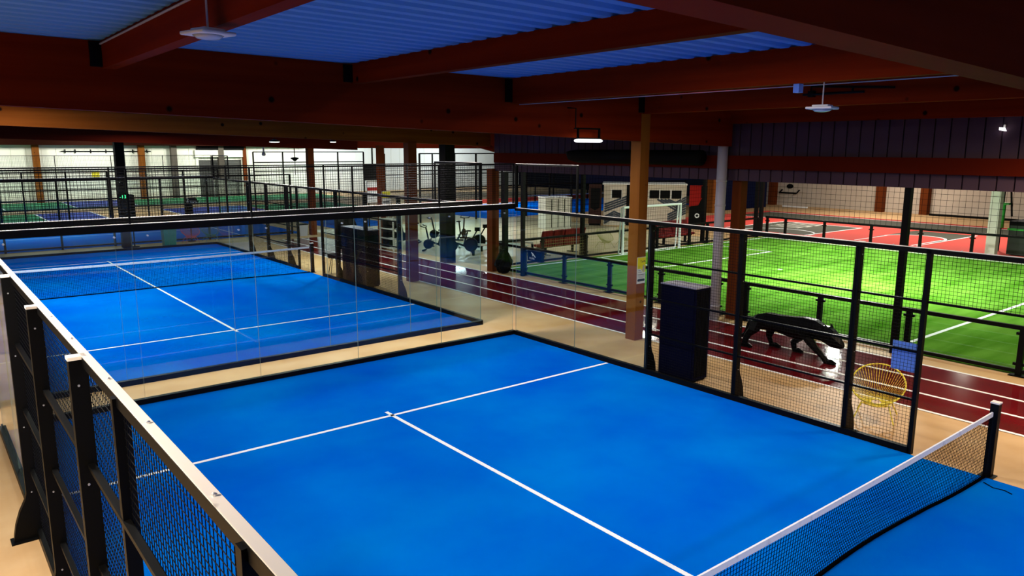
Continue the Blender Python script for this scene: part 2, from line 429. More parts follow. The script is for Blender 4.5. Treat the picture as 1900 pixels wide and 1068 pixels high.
deck(-14, 15.3, -24, 30, roofz, 'ceiling', 'ribbed steel roof deck over the padel courts')
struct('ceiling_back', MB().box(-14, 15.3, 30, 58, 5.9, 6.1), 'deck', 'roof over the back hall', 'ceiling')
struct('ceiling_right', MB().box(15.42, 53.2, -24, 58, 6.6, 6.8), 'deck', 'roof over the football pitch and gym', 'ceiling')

# girders along x
def girder(y, x0, x1, zb0, zb1, w, label, m='woodx'):
    mb = MB().hexa([(x0, y - w / 2, zb0), (x1, y - w / 2, zb1), (x1, y + w / 2, zb1), (x0, y + w / 2, zb0),
                    (x0, y - w / 2, roofz(x0)), (x1, y - w / 2, roofz(x1)), (x1, y + w / 2, roofz(x1)), (x0, y + w / 2, roofz(x0))])
    return struct('girder', mb, m, label, 'beam')
girder(-2.0, -14, 15.1, 5.21, 4.36, .22, 'deep dark red glulam girder crossing the picture behind the nearer court')
girder(-11.75, -14, 15.1, 5.21, 4.36, .22, 'dark red glulam girder cutting the upper right corner, closest to the viewer')
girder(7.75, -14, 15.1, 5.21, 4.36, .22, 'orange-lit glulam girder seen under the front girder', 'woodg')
girder(17.5, -14, 15.1, 5.0, 4.2, .22, 'dark glulam girder over the far end of the second court', 'rail')
struct('girder', MB().box(-14, 15.1, 27.3, 27.6, 4.72, 5.9), 'rail', 'dark glulam girder over the third padel court', 'beam')
struct('girder', MB().box(-14, 30, 54.8, 55.1, 4.42, 6.6), 'eave', 'dark red eave beam along the top of the white back wall', 'beam')
struct('girder', MB().box(15.0, 46, 24.1, 24.4, 4.28, 6.6), 'rail', 'dark glulam girder over the gym edge', 'beam')
# joists along y
def joist(x, zb, label, w=.16, y0=-24, y1=30, x2=None):
    mb = MB().box(x, x + w, y0, y1, zb, roofz(x) + .005)
    return struct('roof_beam', mb, 'woody', label, 'beam')
joist(-5.2, 5.3, 'dark red roof beam left of the viewer')
joist(-1.9, 5.3, 'dark red roof beam above the left fence')
joist(1.38, 5.30, 'dark red roof beam beside the unlit hanging lamp, leftmost in view')
joist(4.95, 5.30, 'dark red roof beam between the two blue strips of roof deck, second from the left')
joist(8.2, 5.12, 'dark red roof beam right of the narrow strip of blue roof deck')
joist(11.85, 5.04, 'dark red roof beam carried on the post with the yellow poster', .2)
joist(15.0, 4.90, 'dark red eave beam above the hanging grey siding', .2)
for gy in (-2.0, -11.75, 7.75):
    for jx in (1.38, 4.95, 8.2, 11.85):
        zb = {1.38: 5.30, 4.95: 5.30, 8.2: 5.12, 11.85: 5.04}[jx]
        s = struct('beam_hanger', MB().box(jx - .14, jx, gy - .16, gy - .11, zb + .02, roofz(jx) - .02), 'steel',
                   None, None)
        tag(s, 'black steel hanger where the roof beam above %s meets the %s girder' % (
            {1.38: 'the left court', 4.95: 'the court middle', 8.2: 'the right court', 11.85: 'the poster post'}[jx],
            {-2.0: 'deep front', -11.75: 'closest', 7.75: 'orange-lit'}[gy]), 'bracket')

# timber posts
def post(x, y, w, z1, label, m='wood', d=None, name='timber_post'):
    d = d or w
    return struct(name, MB().box(x - w / 2, x + w / 2, y - d / 2, y + d / 2, 0, z1), m, label, 'post')
post(11.95, -1.98, .28, 5.04, 'orange brown timber post with a yellow and white poster, beside the running track')
post(11.95, 7.74, .30, 4.5, 'dark timber post between the farther court and the track, beside the bikes', 'wood2')
post(15.16, 10.43, .42, 4.6, 'dark timber post standing in front of the exercise bikes', 'dark')
post(15.10, 15.38, .26, 4.4, 'timber post with a yellow notice beside the grey weight rack', 'wood2')
post(15.08, 22.42, .30, 4.5, 'reddish timber post at the far end of the running track', 'wood2')
post(6.55, 22.54, .36, 5.3, 'dark timber post with the green scoreboard behind the far glass wall', 'dark')
post(15.3, 7.78, .30, 3.6, 'timber post behind the black corner pole of the pitch fence', 'wood2')
post(15.55, -2.1, .26, 4.9, 'brown timber post beside the pale grey drainpipe', 'wood2')
for i, (x, m) in enumerate(((-9.0, 'wood'), (-.2, 'wood'), (7.56, 'wood'), (15.1, 'wood'), (17.65, 'greyp'), (21.6, 'greyp'), (23.7, 'wood2'))):
    post(x, 55.95, .46 if i < 6 else .3, 4.5, ['timber wall post far left on the white back wall', 'timber wall post left of the yellow sign bay', 'orange timber wall post left of the yellow wall sign',
         'orange timber wall post right of the scoreboard post', 'grey brown post on the back wall left of the roller door', 'grey post in front of the roller door',
         'red brown timber post right of the roller door'][i], m)
for y, l in ((20.6, 'left of the wall bracket'), (12.1, 'in the middle of the beige wall'), (9.1, 'behind the tall black net pole')):
    post(52.75, y, .5, 4.2, 'red brown timber post on the beige wall ' + l, 'wood2')
post(42.3, 18.6, .5, 4.2, 'orange timber post beside the striped kiosk')
post(43.2, 28.4, .5, 4.2, 'orange timber post behind the striped kiosk')
post(34.25, -1.5, .36, 4.5, 'thick pale post between the pitch and the dark bin', 'lgrey')

# ------------------------------------------------------------------ fences
def mesh_panel(x0, x1, z0, z1, step=.05, r=.0025, y=0.):
    mb = MB(); n = max(1, round((x1 - x0) / step)); k = max(1, round((z1 - z0) / step))
    for i in range(n + 1):
        x = x0 + (x1 - x0) * i / n; mb.wire((x, y, z0), (x, y, z1), r)
    for i in range(k + 1):
        z = z0 + (z1 - z0) * i / k; mb.wire((x0, y + r, z), (x1, y + r, z), r)
    return mb


def pane(x0, x1, z0, z1, t=.012):
    mb = MB(); mb.box(x0 + .004, x1 - .004, -t / 2, t / 2, z0, z1)
    mb.mi = [1, 1, 0, 1, 0, 1]
    return mb


def fin_post(x, z1):        # outward (+y) fin with a flared foot and a foot plate
    mb = MB()
    poly = [(.0, 0), (.27, 0), (.262, .08), (.238, .20), (.19, .34), (.13, .46), (.11, .54), (.105, z1), (0, z1)]
    mb.prism(poly, x - .04, x + .04, 'x')
    mb.box(x - .09, x + .09, 0, .30, 0, .015)
    return mb


def side_fence(name, label, loc, rz, group=None):
    t = thing(name, label, 'fence', loc, rz, group)
    # glass ends
    for a in (0, 2, 16, 18): obj('glass_pane', pane(a, a + 2, .10, 2.92), ['glass', 'gedge'], t)
    obj('base_beam', MB().box(-.02, 9, -.03, .05, 0, .10).box(11, 20.02, -.03, .05, 0, .10), 'steel', t)
    obj('top_rail', MB().box(-.02, 20.02, -.03, .03, 2.90, 2.965), 'steel', t)
    obj('rail_cap', MB().box(-.02, 20.02, -.025, .027, 2.965, 2.972), 'cap', t)
    for s in (0, 1):
        a, b = (0, 2) if s == 0 else (18, 20)
        obj('mesh_panel', mesh_panel(a, b, 2.97, 3.92), 'wire', t)
        e = 2 if s == 0 else 18
        c = 0 if s == 0 else 20
        obj('end_frame', MB().box(a, b, -.02, .02, 3.92, 3.955).box(e - .02, e + .02, -.02, .02, 2.97, 3.92).box(c - .03, c + .03, -.03, .03, 2.97, 3.955), 'steel', t)
        obj('end_frame_cap', MB().box(a, b, -.022, .022, 3.955, 3.962), 'cap', t)
    for a, b in ((4, 6), (6, 8), (8, 9), (11, 12), (12, 14), (14, 16)):
        obj('mesh_panel', mesh_panel(a, b, .10, 2.92), 'wire', t)
    obj('mesh_panel', mesh_panel(9, 11, 2.22, 2.92), 'wire', t)
    for z in (.78, 1.48, 2.21):
        mb = MB()
        for a, b in (((4, 9), (11, 16)) if z < 2 else ((4, 16),)): mb.box(a, b, .012, .055, z, z + .03)
        obj('cross_rail', mb, 'steel', t)
    for a in (4, 6, 8, 12, 14, 16):
        p = obj('fence_post', fin_post(a, 2.95), 'steel', t)
        obj('post_cap', MB().box(a - .045, a + .045, 0, .11, 2.95, 2.972), 'cap', p)
        for z in (.55, 1.3, 2.1, 2.78):
            mb = MB().lathe([(.008, -.085), (.008, .085)], 8)
            mb.v = [(a + v[2] * .53, .06 + v[0], z + v[1]) for v in mb.v]
            obj('bolt', mb, 'bolt', p)
    for a in (9, 11):
        obj('fence_post', MB().box(a - .03, a + .03, -.03, .05, 0, 2.95), 'steel', t)
    for a in (6.7, 7.6, 8.5, 9.4, 10.4, 11.3, 12.5, 13.4):
        obj('cap_bolt', MB().lathe([(.011, 0), (.011, .008), (.005, .012)], 8, (a, .0, 2.972)), 'bolt', t)
    return t


def end_wall(name, label, loc, rz, group=None):
    t = thing(name, label, 'glass wall', loc, rz, group)
    for a in (0, 2, 4, 6, 8):
        p = obj('glass_pane', pane(a, a + 2, .10, 2.94), ['glass', 'gedge'], t)
        for x in (a + .25, a + 1.75):
            obj('clamp_bolt', MB().prism([(x + .016 * math.cos(q * PI / 4), 2.86 + .016 * math.sin(q * PI / 4)) for q in range(8)], -.02, .02, 'y'), 'bolt', p)
    obj('base_beam', MB().box(-.05, 10.05, -.04, .06, 0, .10), 'steel', t)
    obj('top_beam', MB().box(-.05, 10.05, -.03, .05, 2.94, 3.06), 'steel', t)
    obj('rail_cap', MB().box(-.05, 10.05, -.032, .052, 3.06, 3.066), 'cap', t)
    for a in (0, 2, 4, 6, 8): obj('mesh_panel', mesh_panel(a, a + 2, 3.06, 3.95), 'wire', t)
    for a in (0, 2, 4, 6, 8, 10): obj('fence_post', MB().box(a - .013, a + .013, -.015, .02, 3.06, 3.95), 'steel', t)
    obj('top_rail', MB().box(-.02, 10.02, -.014, .014, 3.938, 3.96), 'steel', t)
    return t


side_fence('padel_side_fence', 'black mesh fence with a wide pale top rail, close to the viewer at the left', (-.03, -20, 0), PI / 2)
f0 = [o for o in COL.objects if o.name == 'padel_side_fence'][0]
dup(f0, (10.05, 0, 0), -PI / 2, 'black mesh and glass fence of the nearer court, along the track and yellow chair')
dup(f0, (10.05, Y2, 0), -PI / 2, 'black mesh and glass fence of the farther court, along the red track')
dup(f0, (-.03, GAP, 0), PI / 2, 'black fence on the left of the farther court, half hidden by the nearest fence')
end_wall('padel_glass_wall', 'tall glass wall with mesh on top at the end of the nearer court', (0, .05, 0), 0)
e0 = [o for o in COL.objects if o.name == 'padel_glass_wall'][0]
dup(e0, (0, GAP - .05, 0), 0, 'second glass wall just behind the first, closing the front of the farther court')
dup(e0, (0, Y2 + .05, 0), 0, 'glass wall at the far end of the farther court, before the walkway')


def padel_net(name, label, loc):
    t = thing(name, label, 'net', loc)
    mb = MB(); n = 222
    def top(x): return .92 - .045 * (1 - ((x - 5) / 5) ** 2)
    def sway(x): return .13 * math.exp(-((x - 7.0) / 1.9) ** 2) * min(1, (10 - x) / 1.5)
    for i in range(n + 1):
        x = 10.0 * i / n
        mb.wire((x, sway(x), .03), (x, 0, top(x) - .05), .0034)
    for k in range(20):
        for i in range(20):
            xa, xb = i * .5, i * .5 + .5
            za = .03 + (top(xa) - .08) * k / 19.; zb = .03 + (top(xb) - .08) * k / 19.
            mb.wire((xa, sway(xa) * (1 - k / 19.), za), (xb, sway(xb) * (1 - k / 19.), zb), .0034)
    obj('net_mesh', mb, 'net', t)
    mb = MB(); N = 40
    for i in range(N):
        xa, xb = 10. * i / N, 10. * (i + 1) / N
        mb.hexa([(xa, -.012, top(xa) - .06), (xb, -.012, top(xb) - .06), (xb, .012, top(xb) - .06), (xa, .012, top(xa) - .06),
                 (xa, -.010, top(xa)), (xb, -.010, top(xb)), (xb, .010, top(xb)), (xa, .010, top(xa))])
    obj('net_tape', mb, 'tape', t)
    mb = MB()
    for i in range(N):
        xa, xb = 10. * i / N, 10. * (i + 1) / N
        mb.hexa([(xa, sway(xa) - .012, .005), (xb, sway(xb) - .012, .005), (xb, sway(xb) + .012, .005), (xa, sway(xa) + .012, .005),
                 (xa, sway(xa) - .012, .045), (xb, sway(xb) - .012, .045), (xb, sway(xb) + .012, .045), (xa, sway(xa) + .012, .045)])
    obj('bottom_band', mb, 'net', t)
    for x in (-.10, 10.10):
        p = obj('net_post', MB().box(x - .05, x + .05, -.05, .05, 0, 1.02).box(x - .09, x + .09, -.09, .09, 0, .012), 'steel', t)
        obj('post_cap', MB().box(x - .055, x + .055, -.055, .055, 1.02, 1.04), 'cap', p)
    return t
padel_net('padel_net', 'black net with white tape on the nearer blue court, cut by the lower right corner', (0, -10, 0))
n0 = [o for o in COL.objects if o.name == 'padel_net'][0]
dup(n0, (0, GAP + 10, 0), 0, 'black net with white tape across the farther blue court')
mb = MB(); mb.tube([(9.8, -10.06, .02), (9.72, -10.2, .016), (9.75, -10.32, .016), (9.70, -10.42, .018)], .006, 6)
tag(obj('net_cord_end', mb, 'net'), 'loose black cord end lying by the foot of the nearer net', 'cord')

# pitch fence (low, black, with glass infill) along x = 15.66
def pitch_fence(name, label, loc, rz, posts, L, zt=.98, panes=True):
    t = thing(name, label, 'fence', loc, rz)
    obj('top_rail', MB().box(0, L, -.035, .035, zt - .08, zt), 'steel', t)
    obj('base_rail', MB().box(0, L, -.03, .03, .05, .12), 'steel', t)
    for a in posts:
        p = obj('fence_post', MB().box(a - .05, a + .05, -.05, .05, 0, zt - .02).box(a - .14, a + .14, -.14, .14, 0, .015), 'steel', t)
        for z in (.2, .8):
            for q in (a - .11, a + .05): obj('pane_clamp', MB().box(q, q + .06, -.03, .03, z, z + .05), 'steel', p)
    if panes:
        for a, b in zip(posts[:-1], posts[1:]): obj('glass_pane', pane(a + .07, b - .07, .13, zt - .09, .008), ['glass', 'gedge'], t)
    return t
ps = [8.1, 6.43, 4.43, 2.40, .40, -1.55, -2.40, -4.40, -6.42, -8.55, -10.6, -12.6]
pitch_fence('pitch_fence', 'low black fence between the running track and the green pitch', (15.66, 8.1, 0), -PI / 2, [8.1 - q for q in ps], 24)
pitch_fence('pitch_fence', 'low black fence behind the goal at the far end of the green pitch', (15.8, 8.22, 0), 0, [.2, 2.2, 4.5, 6.6, 8.8, 11.0, 12.3, 14.5, 16.3], 16.45, .98, False)
pitch_fence('pitch_fence', 'low black fence between the green pitch and the coral basketball court', (32.44, 8.0, 0), -PI / 2, [.1, 1.1, 3.1, 5.3, 7.4, 9.4, 11.4], 14, 1.05, False)


def big_net(name, label, loc, rz, L, z0, z1, step, m='net', r=.006):
    o = obj(name, mesh_panel(0, L, z0, z1, step, r), m); o.location = loc; o.rotation_euler = (0, 0, rz)
    return tag(o, label, 'net')
big_net('safety_net', 'black large-meshed net hanging behind the football goal', (15.7, 8.30, 0), 0, 16.7, .98, 3.6, .16, r=.004)
big_net('safety_net', 'black large-meshed net hanging before the basketball court', (32.52, 8.1, 0), -PI / 2, 16, 1.05, 4.2, .24)
big_net('goal_backing_net', 'yellowish net low behind the left part of the goal', (17.8, 8.33, 0), 0, 4.0, .12, .9, .12, 'mesh_y', .004)
def pole(x, y, w, z1, label, m='steel'):
    return tag(obj('net_pole', MB().box(x - w / 2, x + w / 2, y - w / 2, y + w / 2, 0, z1).box(x - w * .52, x + w * .52, y - w * .52, y + w * .52, 0, .02), m), label, 'pole')
pole(15.45, -6.26, .13, 3.6, 'tall black pole on the track side of the pitch, above the blue plate')
pole(15.45, 6.30, .11, 3.7, 'tall black pole on the pitch fence beside the navy banner')
pole(15.45, 7.28, .16, 3.5, 'black corner pole of the pitch with a dark bundle tied to it')
pole(20.3, 8.44, .14, 3.5, 'tall black net pole left of the goal')
pole(28.05, 8.44, .14, 3.5, 'tall black net pole right of the goal')
pole(32.62, 8.4, .16, 3.9, 'tall black pole at the far corner of the pitch')
pole(34.3, 9.8, .16, 3.0, 'black pole just behind the far corner of the pitch')
# net bundle on the corner pole
mb = MB(); prof = [(.06, .84), (.12, .80), (.17, .70), (.24, .56), (.28, .42), (.29, .28), (.24, .14), (.16, .03)]
mb.lathe(prof[::-1], 14, (0, 0, 0))
mb.v = [(x * (1 + .22 * math.sin(5 * math.atan2(y, x) + z * 9)) * random.uniform(.88, 1.14), y * (1 + .2 * math.cos(4 * math.atan2(y, x) - z * 5)) * random.uniform(.88, 1.14), z) for x, y, z in mb.v]
o = obj('net_bundle', mb, 'dark', None); o.location = (15.27, 7.12, .0)
tag(o, 'black bundle of gathered netting tied round the pitch corner pole', 'net bundle')

# goal
t = thing('football_goal', 'white football goal at the far end of the green pitch', 'goal', (23.76, 7.78, 0))
obj('goal_frame', MB().tube([(-1.80, 0, .02), (-1.80, 0, 1.95), (1.80, 0, 1.95), (1.80, 0, .02)], .055, 10), 'line', t)
obj('back_frame', MB().tube([(-1.80, 0, 1.95), (-1.80, .12, 1.93), (-1.80, .22, .02)], .03, 8).tube([(1.80, 0, 1.95), (1.80, .12, 1.93), (1.80, .22, .02)], .03, 8).tube([(-1.80, .22, .03), (1.80, .22, .03)], .03, 8), 'line', t)
mb = mesh_panel(-1.8, 1.8, .05, 1.92, .14, .003); mb.v = [(x, y + .10 + .10 * (1 - z / 1.92), z) for x, y, z in mb.v]
obj('goal_net', mb, 'net', t)

# ------------------------------------------------------------------ objects beside the courts
def cabinet(name, label, loc, sx, sy, sz):
    t = thing(name, label, 'cabinet', loc)
    obj('body', MB().box(-sx / 2, sx / 2, -sy / 2, sy / 2, .04, sz - .02), 'navy', t, bevel=.01)
    mb = MB()
    for k in range(3): mb.box(-sx / 2 - .012, -sx / 2, -sy / 2 + .03, sy / 2 - .03, .08 + k * (sz - .1) / 3, .05 + (k + 1) * (sz - .1) / 3)
    obj('door_panel', mb, 'navy', t)
    mb = MB()
    for k in range(9): mb.box(-sx / 2 + .04 + k * (sx - .08) / 9, -sx / 2 + .05 + k * (sx - .08) / 9 + .01, -sy / 2 - .012, -sy / 2, .1, sz - .06)
    obj('side_rib', mb, 'dark', t)
    obj('top_panel', MB().box(-sx / 2 - .01, sx / 2 + .01, -sy / 2 - .01, sy / 2 + .01, sz - .02, sz), 'galv', t)
    obj('plinth', MB().box(-sx / 2 + .03, sx / 2 - .03, -sy / 2 + .03, sy / 2 - .03, 0, .04), 'dark', t)
    return t
c = cabinet('storage_cabinet', 'tall navy cabinet against the right fence of the nearer court', (10.47, -4.56, 0), .44, .82, 1.8)
dup(c, (10.42, 7.95, 0), 0, 'tall navy cabinet with a pale top against the farther court fence')
dup(c, (10.42, 8.82, 0), 0, 'tall navy cabinet behind its twin, in the shadow of the farther court fence')

# dark covered stand with thin-legged stool behind the far cabinet
t = thing('covered_stand', 'dark hooded stand behind the far navy cabinet', 'stand', (10.75, 9.95, 0))
obj('hood', MB().loft([((0, 0, .95), (.34, 0, 0), (0, .30, 0)), ((0, 0, 1.25), (.36, 0, 0), (0, .33, 0)), ((0, 0, 1.75), (.34, 0, 0), (0, .33, 0)),
                       ((0, 0, 2.0), (.24, 0, 0), (0, .24, 0)), ((0, 0, 2.1), (.1, 0, 0), (0, .1, 0))], 12), 'dark', t, True)
obj('leg_frame', MB().tube([(-.2, -.15, .95), (-.22, -.18, 0)], .03).tube([(.2, -.15, .95), (.22, -.18, 0)], .03).tube([(.2, .15, .95), (.22, .18, 0)], .03).tube([(-.2, .15, .95), (-.22, .18, 0)], .03), 'dark', t)
t = thing('stool', 'small black stool with thin legs beside the dark hooded stand', 'stool', (10.62, 10.75, 0))
obj('seat', MB().lathe([(.10, .52), (.20, .55), (.22, .60), (.20, .68), (.08, .70)], 14), 'dark', t, True)
for a in range(4):
    q = a * PI / 2 + .6; obj('leg', MB().tube([(.1 * math.cos(q), .1 * math.sin(q), .53), (.22 * math.cos(q), .22 * math.sin(q), 0)], .012, 6), 'dark', t)

# acapulco chairs
def string_chair(label, loc, rz, m, group=None):
    t = thing('string_chair', label, 'chair', loc, rz, group)
    # seat bowl opens toward local +x ; rim is a tilted ring
    tilt = math.radians(34); R = .40
    def rim(a):
        u, v = math.cos(a) * R * 1.08, math.sin(a) * R
        return Vector((-.02 - u * math.cos(tilt), v, .56 + u * math.sin(tilt)))
    hub = Vector((.04, 0, .26))
    rm = obj('rim', MB().tube([rim(2 * PI * i / 40) for i in range(40)], .013, 8, closed=True), m, t, True)
    def hubp(a): return hub + Vector((-math.cos(a) * .085, math.sin(a) * .085, math.cos(a) * .03))
    obj('hub_ring', MB().tube([hubp(2 * PI * i / 20) for i in range(20)], .010, 6, closed=True), m, t, True)
    mb = MB()
    for i in range(52):
        a = 2 * PI * (i + .5) / 52; p, q = rim(a), hubp(a); mid = (p + q) / 2 + Vector((-.03, 0, -.05))
        mb.tube([p, mid, q], .0042, 5, cap=False)
    obj('cord', mb, m, t)['kind'] = 'stuff'
    for sx, sy in ((-1, 1), (-1, -1), (1, 1), (1, -1)):
        a0 = math.atan2(sy * .75, -sx * .8)
        top = rim(a0) * .55 + hub * .45 + Vector((0, 0, -.06))
        obj('leg', MB().tube([hub + Vector((0, sy * .05, -.02)), (sx * .17, sy * .20, .26), (sx * .31, sy * .30, 0)], .010, 6), m, t)
    obj('leg_ring', MB().tube([(.2 * math.cos(a * PI / 8), .22 * math.sin(a * PI / 8), .24) for a in range(16)], .008, 6, closed=True), m, t)
    return t
string_chair('yellow round string chair behind the nearer fence, on the edge of the running track', (11.18, -7.95, 0), PI + .35, 'yellow')
string_chair('pink round string chair behind the far glass wall, left of the teal one', (9.25, 22.65, 0), -PI / 2, 'pink')
string_chair('teal round string chair behind the far glass wall, beside the pink one', (10.15, 22.7, 0), -PI / 2, 'tealc')
string_chair('pale yellow string chair behind the goal net, left of its twin', (23.1, 9.9, 0), -PI / 2, 'mesh_y')
string_chair('pale yellow string chair behind the goal net, right of its twin, touching the goal post', (24.4, 9.9, 0), -PI / 2, 'mesh_y')

# panther sculpture: faceted, one continuous skin, walks toward -y
def panther():
    mb = MB(); n = 8
    def ring(y, z, w, h, x=13.66): return ((x, y, z), (w, 0, 0), (0, 0, h))
    body = [ring(-3.98, .58, .06, .09), ring(-4.08, .56, .17, .17), ring(-4.32, .60, .21, .20), ring(-4.6, .60, .18, .20), ring(-4.9, .58, .20, .24),
            ring(-5.2, .60, .22, .26), ring(-5.45, .63, .19, .21)]
    neck = [ring(-5.62, .58, .15, .18), ring(-5.74, .55, .16, .20), ring(-5.86, .50, .155, .185), ring(-5.95, .45, .12, .13), ring(-6.02, .41, .09, .085), ring(-6.06, .39, .05, .05)]
    mb.loft(body + neck, n)
    def limb(pts): mb.loft([(p, (w, 0, 0), (0, w * 1.12, .2 * w)) for p, w in pts], 6)
    limb([((13.50, -4.16, .60), .15), ((13.42, -4.14, .42), .12), ((13.39, -4.02, .28), .075), ((13.37, -3.97, .16), .065), ((13.36, -3.96, .0), .075)])      # rear, court side
    limb([((13.76, -4.25, .56), .14), ((13.84, -4.28, .36), .10), ((13.86, -4.24, .22), .065), ((13.86, -4.30, .10), .055), ((13.86, -4.34, .0), .07)])     # rear, pitch side
    limb([((13.80, -5.12, .52), .13), ((13.84, -4.98, .32), .09), ((13.83, -4.86, .20), .065), ((13.82, -4.89, .09), .055), ((13.82, -4.93, .0), .065)])    # front, folded back
    limb([((13.54, -5.28, .50), .15), ((13.50, -5.48, .32), .11), ((13.50, -5.64, .19), .095), ((13.51, -5.76, .09), .08), ((13.51, -5.84, .0), .085)])    # front, reaching
    for y, x in ((-4.02, 13.36), (-4.41, 13.86), (-4.97, 13.82), (-5.88, 13.51)):
        mb.loft([((x, y + .08, .045), (.07, 0, 0), (0, 0, .045)), ((x, y - .02, .055), (.08, 0, 0), (0, 0, .055)), ((x, y - .12, .03), (.055, 0, 0), (0, 0, .03))], 6)
    for sx in (-1, 1):      # ears
        mb.add([(13.66 + sx * .05, -5.72, .73), (13.66 + sx * .14, -5.71, .69), (13.66 + sx * .11, -5.69, .80), (13.66 + sx * .10, -5.78, .71)], [(0, 1, 2), (1, 3, 2), (3, 0, 2), (0, 3, 1)])
    # tail
    mb.loft([((13.64, -4.02, .62), (.05, 0, 0), (0, .02, .06)), ((13.60, -3.90, .50), (.045, 0, 0), (0, .04, .03)), ((13.58, -3.86, .36), (.04, 0, 0), (0, .04, .01)),
             ((13.56, -3.83, .24), (.038, 0, 0), (0, .03, .03)), ((13.54, -3.72, .16), (.036, 0, 0), (0, .01, .036)), ((13.53, -3.56, .12), (.024, 0, 0), (0, .01, .026))], 6)
    return mb
tag(obj('panther_sculpture', panther(), 'blackm'), 'black faceted panther sculpture prowling along the red running track', 'sculpture')

# blue plate on the fence, poster on the post
o = obj('fence_plate', MB().box(10.10, 10.115, -8.99, -8.60, 1.18, 1.60), 'blue'); tag(o, 'blank blue plate fixed outside the right fence above the yellow chair', 'sign')
t = thing('poster', 'yellow and white printed poster on the timber post beside the track', 'poster', (11.95, -2.123, 1.31))
obj('sheet', MB().box(-.135, .14, -.004, 0, 0, .60), 'postw', t)
mb = MB().prism([(-.125, .335), (-.02, .335), (.06, .25), (.14, .26), (.14, .59), (-.125, .59)], -.0055, -.004, 'y'); obj('yellow_field', mb, 'posty', t)
text('headline', 'Tarifs', .075, t, 'ink', (.05, -.006, .50), (PI / 2, 0, 0))
mb = MB()
for k, (a, b) in enumerate(((-.10, -.05), (-.10, -.06), (-.10, -.02), (-.10, .02))): mb.box(a, b, -.0065, -.0055, .375 - k * .04, .383 - k * .04)
mb.box(-.11, .12, -.0065, -.004, .20, .212)
for k in range(3): mb.box(-.11, .12, -.0065, -.004, .178 - k * .022, .182 - k * .022)
obj('print_line', mb, 'ink', t)
mb = MB().prism([(-.115 + .0, .07), (-.10, .05), (.11, .05), (.125, .07), (.125, .09), (.11, .105), (-.10, .105), (-.115, .09)], -.0065, -.004, 'y'); obj('button_bar', mb, 'ink', t)
mb = MB().loft([((.07, -.006, .26), (.02, 0, 0), (0, .002, .0)), ((.075, -.006, .31), (.035, 0, 0), (0, .002, .01)), ((.08, -.006, .38), (.03, 0, 0), (0, .002, .01)), ((.08, -.006, .42), (.012, 0, 0), (0, .002, 0))], 8)
obj('picture', mb, 'galv', t)

# drainpipe and duct
mb = MB().tube([(15.05, -1.90, 0), (15.05, -1.90, 4.9)], .125, 16)
for z in (.35, 2.9, 3.5): mb.tube([(15.05, -1.90, z), (15.05, -1.90, z + .05)], .135, 16)
tag(obj('drainpipe', mb, 'galv', None, True), 'pale grey round drainpipe beside the brown timber post', 'pipe')
mb = MB().tube([(14.89, 3.55, 4.17), (14.89, 3.40, 4.10), (14.89, 3.1, 4.08), (14.89, -1.4, 4.08)], [.05, .15, .19, .19], 16)
tag(obj('air_duct', mb, 'dark', None, True), 'black round air duct under the grey siding', 'duct')

# ------------------------------------------------------------------ lamps in view
def panel_lamp(label, loc, rz, rod, lit=False):
    t = thing('ceiling_lamp', label, 'lamp', loc, rz)
    obj('housing', MB().box(-.10, .10, -.10, .10, .03, .055), 'white', t, bevel=.01)
    obj('rim', MB().box(-.16, .16, -.16, .16, 0, .03), 'white', t, bevel=.012)
    obj('lens', MB().lathe([(.03, -.035), (.09, -.025), (.125, -.0)], 20), 'lampoff', t, True)
    obj('rod', MB().tube([(0, 0, .055), (0, 0, rod)], .009, 8), 'galv', t)
    return t
panel_lamp('unlit square white lamp on a thin rod under the leftmost roof beam', (1.27, -6.80, 5.20), .3, .40)
panel_lamp('unlit flat white lamp on a thin rod at the upper right', (8.28, -8.27, 4.79), .2, .33)
# lit bracket lamp
lp = thing('bracket_lamp', 'lit white lamp in a black bracket beside the poster post', 'lamp', (10.0, -2.35, 4.45), 0)
obj('tube', MB().loft([((-.37, 0, 0), (0, .03, 0), (0, 0, .02)), ((-.30, 0, 0), (0, .09, 0), (0, 0, .035)), ((.30, 0, 0), (0, .09, 0), (0, 0, .035)), ((.37, 0, 0), (0, .03, 0), (0, 0, .02))], 12), 'lampon', lp, True)
obj('bracket', MB().box(-.30, .30, -.02, .02, .22, .25).box(-.31, -.28, -.02, .02, .03, .25).box(.28, .31, -.02, .02, .03, .25).box(-.30, .30, -.05, .05, .035, .06), 'steel', lp)
obj('rod', MB().tube([(-.36, 0, .24), (-.36, 0, .62), (-.36, .25, .64)], .012, 8).tube([(-.30, 0, .235), (-.40, 0, .235)], .012, 8), 'steel', lp)
al = area('bracket_light', (0, 0, -.06), 22, .6, .15, (1, .86, .66)); al.parent = lp
for (x, y, z, r, l) in ((10.0, 14.0, 4.5, .19, 'larger lit round lamp hanging over the right side of the farther court'), (11.24, 11.76, 4.5, .11, 'smaller lit round lamp hanging right of the larger one over the farther court')):
    t = thing('round_lamp', l, 'lamp', (x, y, z))
    obj('lens', MB().lathe([(.02, -.03), (r * .8, -.022), (r, 0)], 20), 'lampon', t, True)
    obj('shade', MB().lathe([(r, 0), (r * .9, .05), (.05, .09)], 20), 'steel', t, True)
    obj('rod', MB().tube([(0, 0, .09), (0, 0, 1.095)], .012, 6), 'steel', t)
t = thing('pendant_spot', 'white cylindrical pendant hanging before the back wall', 'lamp', (15.65, 30, 3.85))
obj('shade', MB().lathe([(.05, -.03), (.10, 0), (.12, .10), (.06, .18)], 14), 'white', t, True)
obj('stem', MB().tube([(0, 0, .18), (0, 0, 2.76)], .05, 10), 'white', t)
t = thing('pendant_lamp', 'dark round pendant lamp hanging left of the red brown post', 'lamp', (17.5, 30, 3.62))
